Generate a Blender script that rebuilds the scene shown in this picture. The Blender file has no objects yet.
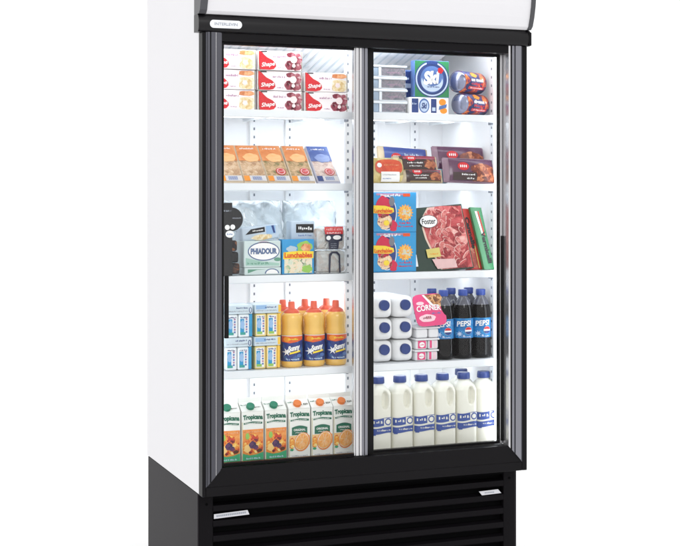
import bpy, bmesh, math, random
from mathutils import Matrix, Vector
random.seed(4)
S = bpy.context.scene; COL = S.collection

# ---------------------------------------------------------------- camera
cam = bpy.data.cameras.new('camera'); co = bpy.data.objects.new('camera', cam); COL.objects.link(co)
co.location = (-1.099, -3.9313, 1.334)
co.rotation_euler = (math.radians(90), 0, math.radians(-21.5815))
cam.sensor_width = 36; cam.lens = 36*1350/680; cam.shift_x = 0; cam.shift_y = -79/680
cam.clip_start = .05; cam.clip_end = 200
S.camera = co
# ---------------------------------------------------------------- studio light
W = bpy.data.worlds.new('World'); S.world = W; W.use_nodes = True
W.node_tree.nodes['Background'].inputs[0].default_value = (1, 1, 1, 1)
W.node_tree.nodes['Background'].inputs[1].default_value = 1.14
def area(name, loc, target, sx, sy, power):
    l = bpy.data.lights.new(name, 'AREA'); l.shape = 'RECTANGLE'; l.size = sx; l.size_y = sy; l.energy = power
    o = bpy.data.objects.new(name, l); COL.objects.link(o); o.location = loc
    o.rotation_euler = (Vector(target)-Vector(loc)).to_track_quat('-Z', 'Y').to_euler()
area('softbox', (0.3, -4.6, 3.4), (.55, 0, 1.0), 1.6, 1.2, 38)
S.view_settings.view_transform = 'Standard'; S.view_settings.look = 'None'
S.view_settings.exposure = 0; S.view_settings.gamma = 1
S.render.resolution_x = 1024; S.render.resolution_y = 822

# ---------------------------------------------------------------- materials
def srgb(c): return tuple(((v/255)/12.92 if v/255 <= .04045 else ((v/255+.055)/1.055)**2.4) for v in c)
MATS = {}
def mat(name, c, rough=.5, metal=0, spec=.5, var=0, vscale=30, bump=0, bscale=200, emit=0, trans=0, coat=0):
    if name in MATS: return MATS[name]
    m = bpy.data.materials.new(name); m.use_nodes = True; nt = m.node_tree; b = nt.nodes['Principled BSDF']
    c = srgb(c)
    b.inputs['Base Color'].default_value = (*c, 1); b.inputs['Roughness'].default_value = rough
    b.inputs['Metallic'].default_value = metal; b.inputs['Specular IOR Level'].default_value = spec
    if coat: b.inputs['Coat Weight'].default_value = coat; b.inputs['Coat Roughness'].default_value = .08
    if emit:
        b.inputs['Emission Color'].default_value = (*c, 1); b.inputs['Emission Strength'].default_value = emit
    if trans: b.inputs['Transmission Weight'].default_value = trans
    if var or bump:
        tc = nt.nodes.new('ShaderNodeTexCoord')
    if var:
        n = nt.nodes.new('ShaderNodeTexNoise'); n.inputs['Scale'].default_value = vscale; n.inputs['Detail'].default_value = 4
        nt.links.new(tc.outputs['Object'], n.inputs['Vector'])
        mx = nt.nodes.new('ShaderNodeMix'); mx.data_type = 'RGBA'
        mx.inputs[6].default_value = (*[v*(1-var) for v in c], 1); mx.inputs[7].default_value = (*[min(1, v*(1+var)) for v in c], 1)
        nt.links.new(n.outputs['Fac'], mx.inputs[0]); nt.links.new(mx.outputs[2], b.inputs['Base Color'])
    if bump:
        n = nt.nodes.new('ShaderNodeTexNoise'); n.inputs['Scale'].default_value = bscale; n.inputs['Detail'].default_value = 3
        nt.links.new(tc.outputs['Object'], n.inputs['Vector'])
        bp = nt.nodes.new('ShaderNodeBump'); bp.inputs['Strength'].default_value = bump; bp.inputs['Distance'].default_value = .004
        nt.links.new(n.outputs['Fac'], bp.inputs['Height']); nt.links.new(bp.outputs['Normal'], b.inputs['Normal'])
    MATS[name] = m; return m
def food(name, cols, scale=60, voro=True, rough=.35, dist=1.2):
    """printed food photograph: patchy mix of several colours"""
    if name in MATS: return MATS[name]
    m = bpy.data.materials.new(name); m.use_nodes = True; nt = m.node_tree; b = nt.nodes['Principled BSDF']
    tc = nt.nodes.new('ShaderNodeTexCoord')
    n = nt.nodes.new('ShaderNodeTexNoise'); n.inputs['Scale'].default_value = scale; n.inputs['Detail'].default_value = 5
    n.inputs['Roughness'].default_value = .65; n.inputs['Distortion'].default_value = dist
    nt.links.new(tc.outputs['Object'], n.inputs['Vector'])
    fac = n.outputs['Fac']
    if voro:
        v = nt.nodes.new('ShaderNodeTexVoronoi'); v.inputs['Scale'].default_value = scale*1.3
        nt.links.new(tc.outputs['Object'], v.inputs['Vector'])
        sp = nt.nodes.new('ShaderNodeSeparateColor'); nt.links.new(v.outputs['Color'], sp.inputs[0])
        mm = nt.nodes.new('ShaderNodeMix'); mm.inputs[0].default_value = .35
        nt.links.new(fac, mm.inputs[2]); nt.links.new(sp.outputs[0], mm.inputs[3]); fac = mm.outputs[0]
    r = nt.nodes.new('ShaderNodeValToRGB'); nt.links.new(fac, r.inputs[0])
    el = r.color_ramp.elements; k = len(cols)
    while len(el) < k: el.new(.5)
    for i, c in enumerate(cols):
        el[i].position = .3+.4*i/(k-1); el[i].color = (*srgb(c), 1)
    nt.links.new(r.outputs[0], b.inputs['Base Color']); b.inputs['Roughness'].default_value = rough
    MATS[name] = m; return m
def thin(name, tint, refl=.5, haze=0, hazecol=(1, 1, 1), rough=0.0, bump=0):
    """thin clear sheet: passes light, adds fresnel reflection (and optional milkiness)"""
    m = bpy.data.materials.new(name); m.use_nodes = True; nt = m.node_tree; nt.nodes.remove(nt.nodes['Principled BSDF'])
    out = nt.nodes['Material Output']
    t = nt.nodes.new('ShaderNodeBsdfTransparent'); t.inputs[0].default_value = (*tint, 1)
    g = nt.nodes.new('ShaderNodeBsdfGlossy'); g.inputs['Roughness'].default_value = rough
    f = nt.nodes.new('ShaderNodeFresnel'); f.inputs['IOR'].default_value = 1.45
    mu = nt.nodes.new('ShaderNodeMath'); mu.operation = 'MULTIPLY'; mu.inputs[1].default_value = refl
    mx = nt.nodes.new('ShaderNodeMixShader')
    nt.links.new(f.outputs[0], mu.inputs[0]); nt.links.new(mu.outputs[0], mx.inputs[0])
    src = t.outputs[0]
    if haze:
        d = nt.nodes.new('ShaderNodeBsdfDiffuse'); d.inputs[0].default_value = (*hazecol, 1)
        m2 = nt.nodes.new('ShaderNodeMixShader'); m2.inputs[0].default_value = haze
        nt.links.new(t.outputs[0], m2.inputs[1]); nt.links.new(d.outputs[0], m2.inputs[2]); src = m2.outputs[0]
    if bump:
        tc = nt.nodes.new('ShaderNodeTexCoord'); n = nt.nodes.new('ShaderNodeTexNoise'); n.inputs['Scale'].default_value = 14
        n.inputs['Detail'].default_value = 4; n.inputs['Distortion'].default_value = 2
        nt.links.new(tc.outputs['Object'], n.inputs['Vector'])
        bp = nt.nodes.new('ShaderNodeBump'); bp.inputs['Strength'].default_value = bump; bp.inputs['Distance'].default_value = .03
        nt.links.new(n.outputs['Fac'], bp.inputs['Height'])
        nt.links.new(bp.outputs['Normal'], g.inputs['Normal']); nt.links.new(bp.outputs['Normal'], f.inputs['Normal'])
        if haze: nt.links.new(bp.outputs['Normal'], d.inputs['Normal'])
    nt.links.new(src, mx.inputs[1]); nt.links.new(g.outputs[0], mx.inputs[2]); nt.links.new(mx.outputs[0], out.inputs[0])
    return m

WHITE = mat('white enamel', (228, 227, 230), .35, spec=.3, var=.012, vscale=3)
INNER = mat('white liner', (251, 251, 252), .45, spec=.3, var=.01, vscale=5)
SHELF = mat('shelf white', (236, 239, 242), .35, spec=.4, var=.015, vscale=20)
BLACK = mat('black frame', (13, 11, 14), .38, spec=.13, var=.15, vscale=8, bump=.04, bscale=500)
GASKET = mat('black rubber', (12, 11, 13), .6, spec=.2, var=.1)
DKPLASTIC = mat('black grille plastic', (16, 14, 17), .45, spec=.07, var=.15, vscale=12, bump=.05, bscale=600)
GRILLEDARK = mat('dark recess', (6, 6, 7), .8, spec=.05, var=.1)
BASEMAT = mat('charcoal base panel', (30, 27, 31), .5, spec=.12, var=.12, vscale=4, bump=.05, bscale=700)
ALU = mat('grey anodised aluminium', (80, 80, 86), .33, metal=.85, spec=.4, var=.08, vscale=6)
ALU2 = mat('pale anodised aluminium', (132, 132, 139), .36, metal=.8, spec=.4, var=.06, vscale=6)
ALULIGHT = mat('bright aluminium', (205, 204, 206), .25, metal=.8, spec=.5, var=.05, vscale=6)
CAPGREY = mat('grey end cap', (70, 70, 74), .35, spec=.4, var=.06, vscale=8)
PANEL = mat('opal sign panel', (220, 219, 222), .3, spec=.3, var=.01, vscale=4)
BADGE = mat('badge white', (236, 238, 243), .3, spec=.5, var=.02)
BADGEINK = mat('badge ink', (150, 155, 165), .5, var=.05)
SILVERBADGE = mat('badge silver', (205, 205, 210), .3, metal=.3, var=.04)
HOLE = mat('hole grey', (128, 133, 142), .8, var=.1)
SLOT = mat('slot grey', (222, 228, 232), .7, var=.05)
GLASS = thin('door glass', (.985, .99, .99), refl=.2)
FILL = mat('unseen fill glow', (245, 250, 255), .4, emit=4.5, var=.01)  # glow for unseen shelf strips and side tubes added to brighten the inside
FILLMID = mat('unseen emitter', (245, 250, 255), .4, emit=12, var=.01); FILLREAR = mat('rear unseen emitter', (245, 250, 255), .4, emit=6, var=.01); TOPL = mat('top lamp tube', (245, 250, 255), .4, emit=26, var=.01)  # unseen emitters: centre tube, added rear shelf strips, top tube
P_WHITE = mat('print white', (246, 244, 242), .4, var=.02)
INK = mat('print black', (22, 20, 24), .4, var=.1)

# ---------------------------------------------------------------- mesh builder
FONTC = {}
def text_mesh(s, shear=0, bold=0):
    k = (s, shear, bold)
    if k not in FONTC:
        cu = bpy.data.curves.new('lettering', 'FONT'); cu.body = s; cu.shear = shear; cu.offset = bold; cu.resolution_u = 3
        o = bpy.data.objects.new('lettering', cu); COL.objects.link(o)
        dg = bpy.context.evaluated_depsgraph_get(); me = bpy.data.meshes.new_from_object(o.evaluated_get(dg))
        vs = [(v.co.x, v.co.y) for v in me.vertices]; fs = [tuple(p.vertices) for p in me.polygons]
        bpy.data.objects.remove(o); bpy.data.curves.remove(cu); bpy.data.meshes.remove(me)
        x0 = min(v[0] for v in vs); x1 = max(v[0] for v in vs); y0 = min(v[1] for v in vs); y1 = max(v[1] for v in vs)
        FONTC[k] = ([((x-x0)/(x1-x0), (y-y0)/(y1-y0)) for x, y in vs], fs)
    return FONTC[k]
class G:
    LAY = .0005
    def __init__(s): s.v = []; s.f = []; s.m = []; s.sm = []; s.mats = []; s.T = Matrix(); s.map = None
    def mi(s, m):
        if m not in s.mats: s.mats.append(m)
        return s.mats.index(m)
    def add(s, vs, fs, m, smooth=False):
        b = len(s.v); s.v += [tuple(s.T @ Vector(p)) for p in vs]
        for i, f in enumerate(fs):
            s.f.append([b+j for j in f]); s.m.append(s.mi(m[i] if isinstance(m, list) else m)); s.sm.append(smooth)
    def box(s, x0, x1, y0, y1, z0, z1, m, bev=0, seg=2):
        if not bev:
            v = [(x, y, z) for x in (x0, x1) for y in (y0, y1) for z in (z0, z1)]
            s.add(v, [(0, 1, 3, 2), (4, 6, 7, 5), (0, 4, 5, 1), (2, 3, 7, 6), (0, 2, 6, 4), (1, 5, 7, 3)], m); return
        bm = bmesh.new(); bmesh.ops.create_cube(bm, size=1)
        for v in bm.verts: v.co = Vector(((x0+x1)/2+v.co.x*(x1-x0), (y0+y1)/2+v.co.y*(y1-y0), (z0+z1)/2+v.co.z*(z1-z0)))
        bmesh.ops.bevel(bm, geom=bm.edges[:], offset=bev, segments=seg, affect='EDGES', profile=.6)
        bm.verts.index_update()
        s.add([v.co[:] for v in bm.verts], [[v.index for v in f.verts] for f in bm.faces], m, seg > 1); bm.free()
    def prism(s, pts, a0, a1, m, axis='y', smooth=False):
        n = len(pts)
        mk = {'y': lambda p, a: (p[0], a, p[1]), 'x': lambda p, a: (a, p[0], p[1]), 'z': lambda p, a: (p[0], p[1], a)}[axis]
        v = [mk(p, a0) for p in pts]+[mk(p, a1) for p in pts]
        s.add(v, [list(range(n)), list(range(2*n-1, n-1, -1))], m)
        s.add(v, [(i, (i+1) % n, n+(i+1) % n, n+i) for i in range(n)], m, smooth)
    def lathe(s, prof, m, n=32, cx=0, cy=0, e=2, axis='z', caps=True, disp=None):
        """prof [(r, z, mat)] ; e superellipse exponent"""
        vs = []; 
        for i, p in enumerate(prof):
            ee = p[3] if len(p) > 3 else e
            for k in range(n):
                t = 2*math.pi*k/n; c, si = math.cos(t), math.sin(t)
                q = (abs(c)**ee+abs(si)**ee)**(-1/ee)
                x, y, z = p[0]*q*c, p[0]*q*si, p[1]
                if disp: x, y, z = disp(x, y, z, t)
                vs.append((cx+x, cy+y, z) if axis == 'z' else ((z, cx+x, cy+y) if axis == 'x' else (cx+x, z, cy+y)))
        fs = []; ms = []
        for i in range(len(prof)-1):
            for k in range(n):
                fs.append((i*n+k, i*n+(k+1) % n, (i+1)*n+(k+1) % n, (i+1)*n+k)); ms.append(prof[i+1][2] if len(prof[i+1]) > 2 and prof[i+1][2] else m)
        s.add(vs, fs, ms, True)
        if caps:
            s.add(vs[:n], [list(range(n))[::-1]], ms[0]); s.add(vs[-n:], [list(range(n))], ms[-1])
    # ---- flat print: local (x, z) with a layer number, on surface y = map(x, z)
    def P(s, x, z, l):
        y = s.map(x, z) if s.map else 0
        return (x, y-l*s.LAY, z)
    def shape(s, pts, l, m):
        if not s.map: s.add([s.P(x, z, l) for x, z in pts], [list(range(len(pts)))], m); return
        bm = bmesh.new(); f = bm.faces.new([bm.verts.new((x, 0, z)) for x, z in pts])
        xs = [p[0] for p in pts]; zs = [p[1] for p in pts]
        for lo, hi, ax in ((min(xs), max(xs), 0), (min(zs), max(zs), 2)):
            k = max(1, int((hi-lo)/.006))
            for i in range(1, k):
                c = [0, 0, 0]; c[ax] = lo+(hi-lo)*i/k; nn = [0, 0, 0]; nn[ax] = 1
                bmesh.ops.bisect_plane(bm, geom=bm.verts[:]+bm.edges[:]+bm.faces[:], plane_co=c, plane_no=nn)
        bm.verts.index_update()
        s.add([s.P(v.co.x, v.co.z, l) for v in bm.verts], [[v.index for v in f.verts] for f in bm.faces], m, True); bm.free()
    def rect(s, x0, x1, z0, z1, l, m): s.shape([(x0, z0), (x1, z0), (x1, z1), (x0, z1)], l, m)
    def ell(s, cx, cz, rx, rz, l, m, n=24, rot=0, e=2, wob=0, a0=0, a1=None):
        pts = []; a1 = a1 or 2*math.pi; full = a1-a0 > 6.2
        for k in range(n if full else n+1):
            t = a0+(a1-a0)*k/n; c, si = math.cos(t), math.sin(t); q = (abs(c)**e+abs(si)**e)**(-1/e)
            if wob: q *= 1+wob*math.sin(5*t+cx*900)+wob*.7*math.sin(8*t+cz*700)
            x, z = rx*q*c, rz*q*si
            pts.append((cx+x*math.cos(rot)-z*math.sin(rot), cz+x*math.sin(rot)+z*math.cos(rot)))
        s.shape(pts, l, m)
    def ring(s, cx, cz, rx, rz, w, l, m, n=28):
        vs = []; 
        for k in range(n):
            t = 2*math.pi*k/n
            vs += [s.P(cx+rx*math.cos(t), cz+rz*math.sin(t), l), s.P(cx+(rx-w)*math.cos(t), cz+(rz-w)*math.sin(t), l)]
        s.add(vs, [(2*k, (2*k+2) % (2*n), (2*k+3) % (2*n), 2*k+1) for k in range(n)], m)
    def star(s, cx, cz, r0, r1, n, l, m):
        s.shape([(cx+(r0 if k % 2 else r1)*math.cos(math.pi*k/n), cz+(r0 if k % 2 else r1)*math.sin(math.pi*k/n)) for k in range(2*n)], l, m)
    def text(s, t, x0, x1, z0, z1, l, m, shear=0, bold=0, rot=0, vertical=False, arch=0):
        vs, fs = text_mesh(t, shear, bold); cx, cz = (x0+x1)/2, (z0+z1)/2; w, h = x1-x0, z1-z0
        if vertical: w, h = h, w; rot = -math.pi/2
        out = []
        for u, v in vs:
            a, b = (u-.5)*w, (v-.5)*h+arch*(1-(2*u-1)**2)
            out.append(s.P(cx+a*math.cos(rot)-b*math.sin(rot), cz+a*math.sin(rot)+b*math.cos(rot), l))
        s.add(out, fs, m)
    def scrib(s, x0, x1, z0, z1, l, m, rnd=random):
        """a line of print too small to read: uneven little strokes"""
        x = x0; h = z1-z0
        while x < x1:
            w = h*rnd.uniform(.25, .6)
            s.rect(x, min(x+w, x1), z0+h*rnd.choice((0, 0, .2)), z1-h*rnd.choice((0, .3, .35)), l, m); x += w+h*rnd.choice((.18, .2, .2, .6))
    def pillow(s, w, h, t, m, nx=14, nz=14, crimp=None):
        """filled bag, front at y<0, standing on z=0, centred in x"""
        def yy(x, z):
            a = max(0, 1-abs(2*x/w)**3.0); b = max(0, 1-abs(2*z/h-1)**3.0); return -t/2*(a*b)**.6
        def crump(x, z): return .0012*math.sin(x*190+z*70)*math.sin(z*160-x*60)
        vs = []; fs = []
        for side in (1, -1):
            b = len(vs)
            for i in range(nx+1):
                for j in range(nz+1):
                    x = -w/2+w*i/nx; z = h*j/nz; vs.append((x, (yy(x, z)+(crump(x, z) if 0 < i < nx and 0 < j < nz else 0))*side+(-.0004*side), z))
            for i in range(nx):
                for j in range(nz):
                    q = (b+i*(nz+1)+j, b+(i+1)*(nz+1)+j, b+(i+1)*(nz+1)+j+1, b+i*(nz+1)+j+1); fs.append(q if side > 0 else q[::-1])
        s.add(vs, fs, m, True)
        s.map = lambda x, z: yy(max(-w/2, min(w/2, x)), max(0, min(h, z)))-.0026
    def build(s, name, parent=None, loc=(0, 0, 0), label=None):
        me = bpy.data.meshes.new(name); me.from_pydata(s.v, [], s.f)
        for m in s.mats: me.materials.append(m)
        for p, mi, sm in zip(me.polygons, s.m, s.sm): p.material_index = mi; p.use_smooth = sm
        me.update()
        o = bpy.data.objects.new(name, me); COL.objects.link(o); o.location = loc
        if parent: o.parent = parent
        if label: o['label'] = label
        return o
def thing(name, label, cat, loc=(0, 0, 0), rot=(0, 0, 0), group=None):
    o = bpy.data.objects.new(name, None); COL.objects.link(o); o.location = loc; o.rotation_euler = rot
    o.empty_display_size = .05; o['label'] = label; o['category'] = cat
    if group: o['group'] = group
    return o
def dup(o, parent=None):
    c = o.copy(); COL.objects.link(c)
    if parent: c.parent = parent
    for ch in [k for k in bpy.data.objects if k.parent == o]: dup(ch, c)
    return c
def spread(proto, spots, group=None):
    """spots: (x, y, z, label, rotz)"""
    for i, sp in enumerate(spots):
        o = proto if i == 0 else dup(proto)
        o.location = sp[:3]; o['label'] = sp[3]
        if len(sp) > 4: o.rotation_euler.z = sp[4]
        if group: o['group'] = group

# ---------------------------------------------------------------- setting
g = G(); FL = mat('white studio floor', (252, 252, 252), .5, spec=.3, var=.01, vscale=2)
g.add([(-40, -40, 0), (40, -40, 0), (40, 40, 0), (-40, 40, 0)], [(0, 1, 2, 3)], FL)
fl = g.build('floor'); fl['kind'] = 'structure'

# ---------------------------------------------------------------- display fridge
X0, X1 = .0115, 1.1215
fr = thing('display_fridge', 'white upright shop fridge with black framed sliding glass doors', 'fridge')
g = G()                                                     # cabinet shell with its white liner
ZB, ZT = .42, 2.13
g.box(X0, .05, .041, .714, ZB, ZT, WHITE, .002, 1)
g.box(1.067, X1, .041, .714, ZB, ZT, WHITE, .002, 1)
g.box(.05, 1.067, .53, .714, ZB, ZT, WHITE)
g.box(.05, 1.067, .06, .53, 1.86, ZT, WHITE)
g.box(.05, 1.067, .06, .53, ZB, .468, INNER)
cab = g.build('cabinet', fr)
g = G()
g.box(.0505, .056, .07, .528, .4685, 1.859, INNER); g.box(1.0655, 1.0665, .07, .528, .4685, 1.859, INNER)
g.box(.056, 1.0655, .524, .529, .4685, 1.859, INNER); g.box(.056, 1.0655, .07, .524, 1.852, 1.859, INNER); g.box(.056, 1.0655, .07, .524, .469, .472, INNER)
g.build('liner', cab)
g = G()                                                     # sloping evaporator cover under the ceiling
T = g.T.copy()
a = math.atan2(.10, .40)
g.T = Matrix.Translation((0, .11, 1.848)) @ Matrix.Rotation(-a, 4, 'X')
g.box(.075, .93, 0, .42, -.014, 0, INNER, .003, 2)
for i in range(26):
    g.box(.10+i*.031, .108+i*.031, .06, .34, -.0152, -.0145, SLOT)
g.build('fan_cover', fr)
# uprights with holes
def rail(x0, x1, y, hx, side='y'):
    g = G()
    if side == 'y':
        g.box(x0, x1, y, y+.012, .474, 1.845, INNER, .001, 1)
    else:
        g.box(x0-.003, x0, y-.014, y+.014, .474, 1.845, SHELF, .0008, 1)
    z = .50
    while z < 1.82:
        if side == 'y': g.box(hx-.0028, hx+.0028, y-.0006, y-.0002, z, z+.009, HOLE)
        else: g.box(x0-.0036, x0-.0032, y-.0035, y+.0035, z, z+.008, HOLE)
        z += .0285
    g.build('shelf_rail', fr)
rail(.5375, .60, .16, .547)
rail(1.0652, 0, .135, 0, 'x')
rail(.0595, 0, .135, 0, 'x')
for xx in (.34, .47, .79, .95): rail(xx-.015, xx+.015, .512, xx)
# shelves
SH = [(1.598, 0), (1.368, 0), (1.078, 0), (.781, 0)]
for z, _ in SH:
    for xa, xb in ((.060, .5365), (.5985, 1.0635)):
        g = G()
        g.prism([(.095, z), (.095, z-.021), (.099, z-.024), (.103, z-.021), (.105, z-.006), (.505, z-.006), (.505, z)], xa, xb, SHELF, 'x')
        for k in range(3):
            xk = xa+.06+k*(xb-xa-.12)/2
            g.box(xk-.004, xk+.004, .11, .50, z-.016, z-.0065, SHELF)
        sh = g.build('shelf', fr)
        g = G(); g.box(xa+.02, xb-.02, .1045, .1085, z-.021, z-.0075, FILL); g.box(xa+.02, xb-.02, .32, .36, z-.0105, z-.0068, FILLREAR); g.build('unseen_fill_strip', sh)  # unseen glowing strips added to light the shelves and back wall
        for k in (0, 1):
            g = G(); xk = xa+.004 if k == 0 else xb-.004
            g.box(xk-.003, xk+.003, .125, .15, z-.030, z-.0065, HOLE, .001, 1); g.build('clip', sh)
# unseen interior lamps (behind the black top bar and behind the centre stile); side pair added to brighten
g = G(); g.lathe([(.006, .07), (.006, 1.05)], TOPL, 16, .083, 1.818, axis='x'); g.build('unseen_tube', fr)
g = G(); g.lathe([(.009, .50), (.009, 1.80)], FILLMID, 16, .571, .186); g.build('unseen_tube', fr)  # unseen; set behind the post to throw light to the back
g = G(); g.lathe([(.007, .50), (.007, 1.80)], FILL, 16, .068, .085); g.build('unseen_tube', fr)  # unseen side tube added to brighten the interior
g = G(); g.lathe([(.007, .50), (.007, 1.80)], FILL, 16, 1.053, .083); g.build('unseen_tube', fr)  # its unseen twin, added at the right stile for more light
# outer door frame
g = G()
O0, O1 = .0105, 1.1225; zt, zb = 1.8225, .4197
g.box(O0, .0215, 0, .0405, zb, zt, BLACK, .0015, 1)
g.box(1.1045, O1, 0, .0405, zb, zt, BLACK, .0015, 1)
g.box(.0217, 1.1043, .001, .0405, zb, .448, BLACK, .001, 1)
g.prism([(.0217, .4482), (1.1043, .4482), (1.054, .504), (.0725, .504)], .003, .06, BLACK)
g.box(.0217, 1.1043, .004, .062, 1.797, zt, BLACK)
ofr = g.build('door_frame', fr)
def post(xs, sgn, nm):
    g = G()                                                 # stepped aluminium extrusion, mitred at the foot
    for (a, b, y, m) in xs:
        za = .448+ (a-.0217 if sgn > 0 else 1.1043-a)*1.11; zb_ = .448+(b-.0217 if sgn > 0 else 1.1043-b)*1.11
        g.prism([(a, za), (b, zb_), (b, 1.7965 if False else zt), (a, zt)], y, .0405, m)
    g.build('frame_post', ofr)
post([(.0217, .026, .001, ALU), (.0262, .034, -.002, ALU), (.0342, .0372, .002, BLACK), (.0374, .052, -.003, ALU), (.0522, .0545, .0, ALULIGHT), (.0547, .0665, -.002, ALU), (.0667, .0722, .003, ALU)], 1, 'l')
post([(1.0545, 1.0615, .002, ALULIGHT), (1.0617, .0+1.066, .004, BLACK), (1.0662, 1.074, -.001, ALU2), (1.0742, 1.078, .001, ALU), (1.0782, 1.0985, -.003, ALU2), (1.0987, 1.1043, .001, ALU)], -1, 'r')
# sliding doors
def door(x0, x1, y, ls, rs, hz, hx, lab):
    d = G()
    for (a, b, dy, m) in ls+rs: d.box(a, b, y+dy, y+.022, .506, 1.7965, m, .0008, 1)
    d.box(ls[-1][1]+.0003, rs[0][0]-.0003, y+.002, y+.020, .506, .514, BLACK)
    d.box(ls[-1][1]+.0003, rs[0][0]-.0003, y+.002, y+.020, 1.7885, 1.7965, BLACK)
    o = d.build('sliding_door', fr, label=lab)
    q = G(); q.box(ls[-1][1]-.004, rs[0][0]+.004, y+.009, y+.013, .5145, 1.788, GLASS); q.build('glass_pane', o)
    q = G(); q.box(hx-.0065, hx+.0065, y-.006, y+.003, hz[0], hz[1], GASKET, .002, 2)
    q.build('handle', o)
door(.0735, .5575, .016, [(.0735, .083, .0, GASKET)], [(.5115, .5165, .004, ALULIGHT), (.5167, .527, .0, ALULIGHT), (.5272, .5295, .003, ALU), (.5297, .537, .0, ALULIGHT), (.5372, .545, .001, ALU2), (.5452, .5475, .003, ALU), (.5477, .5575, .001, ALU2)], (.895, 1.085), .0905, 'left sliding door with light aluminium right stile')
door(.5665, 1.078, .0405, [(.5665, .587, -.002, GASKET)], [(1.0405, 1.044, .004, GASKET), (1.0442, 1.052, .0, ALULIGHT), (1.0522, 1.0545, .003, ALU), (1.0547, 1.062, .001, ALULIGHT), (1.0622, 1.078, .003, GASKET)], (.515, 1.195), 1.0515, 'right sliding door with long black pull on its right stile')
# header sign box
g = G()
prof = [(.0405, 1.876), (-.008, 1.876), (-.018, 1.885), (-.028, 1.915), (-.036, 1.95), (-.041, 1.99), (-.042, 2.03), (-.039, 2.07), (-.03, 2.105), (-.012, 2.13), (.02, 2.14), (.0405, 2.14)]
g.prism(prof, .019, 1.117, PANEL, 'x', False)
hd = g.build('header_panel', fr)
g = G()
tp = [(.0405, 1.823), (-.004, 1.823), (-.0105, 1.828), (-.013, 1.836), (-.0135, 1.850), (-.0132, 1.855), (-.0118, 1.861), (-.0085, 1.868), (-.003, 1.8735), (.003, 1.8755), (.0405, 1.8755)]
g.prism(tp, -.0045, 1.131, mat('black satin trim', (14, 12, 15), .32, spec=.28, var=.1), 'x', True); g.box(1.122, 1.1315, -.016, .04, 1.8235, 1.868, BLACK, .002, 1)
hb = g.build('header_trim', hd)
for xa, xb in ((-.004, .0188), (1.1172, 1.131)):
    g = G(); cp = [(.0405, 1.8758), (-.012, 1.8758), (-.0235, 1.886), (-.034, 1.915), (-.042, 1.95), (-.047, 1.99), (-.048, 2.03), (-.045, 2.075), (-.035, 2.11), (-.014, 2.137), (.02, 2.146), (.0405, 2.146)]
    g.prism(cp, xa, xb, CAPGREY, 'x'); g.build('end_cap', hd)
g = G(); g.T = Matrix.Translation((.080, -.0142, 1.846))
pts = []
for k in range(24):
    t = 2*math.pi*k/24; sx = .0385 if math.cos(t) > 0 else -.0385
    pts.append((sx+.0118*math.cos(t), .0122*math.sin(t)))
g.prism(pts, -.002, 0, BADGE); g.T = g.T @ Matrix.Translation((0, -.002, 0))
g.text('INTERLEVIN', -.036, .036, -.0045, .0045, 1, BADGEINK, bold=.02)
g.build('badge', hb)
# base
g = G(); b0, b1 = .026, 1.107
BY = .0575
g.box(X0+.001, .0175, BY+.002, .70, .07, .4185, BASEMAT, .001, 1)
g.box(1.1085, 1.115, BY+.002, .70, .07, .4185, BASEMAT, .001, 1)
g.box(.0177, 1.1083, .68, .70, .07, .4185, BASEMAT); g.box(.0177, 1.1083, .10, .68, .07, .085, BASEMAT)
base = g.build('base_housing', fr)
g = G()
g.box(.0177, .0605, BY, BY+.02, .07, .4185, DKPLASTIC, .002, 2)
g.box(1.066, 1.1083, BY, BY+.02, .07, .4185, DKPLASTIC, .002, 2)
g.box(.0607, 1.0658, BY+.001, BY+.02, .4005, .4185, GRILLEDARK)
g.box(.0607, 1.0658, BY+.022, BY+.03, .08, .4, GRILLEDARK)
for k in range(7):
    zt_ = .3825-k*.0462
    g.prism([(BY+.0005, zt_-.004), (BY-.0015, zt_-.020), (BY+.002, zt_-.0235), (BY+.02, zt_-.012), (BY+.016, zt_+.002)], .0607, 1.0658, DKPLASTIC, 'x')
grl = g.build('grille', fr)
g = G()
g.prism([(.0625, .3395), (.176, .3435), (.170, .3575), (.0625, .3535)], BY-.004, BY-.0017, SILVERBADGE); g.T = Matrix.Translation((0, BY-.004, 0))
for k in range(16): g.rect(.07+k*.006, .0745+k*.006, .3445+k*.00024, .350+k*.00024, 1, BADGEINK)
g.build('badge', grl)
g = G(); g.prism([(.983, .336), (1.055, .338), (1.043, .3515), (.972, .3495)], BY-.004, BY-.0017, SILVERBADGE); g.T = Matrix.Translation((0, BY-.004, 0))
for k in range(6): g.rect(.993+k*.006, .9975+k*.006, .3415, .3455, 1, BADGEINK)
g.build('badge', grl)
for sx in (.040, 1.087):
    for sz in (.14, .385):
        q = G(); q.lathe([(.0042, BY-.0016), (.0038, BY-.0004)], GRILLEDARK, 14, sx, sz, axis='y'); q.build('screw', grl)
for fx in (.08, 1.04):
    for fy in (.12, .62):
        g = G(); g.lathe([(.02, 0), (.022, .012), (.01, .014), (.01, .07)], BASEMAT, 16, fx, fy); g.build('foot', base)

# ================================================================= stock
R = random.Random(11)
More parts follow.
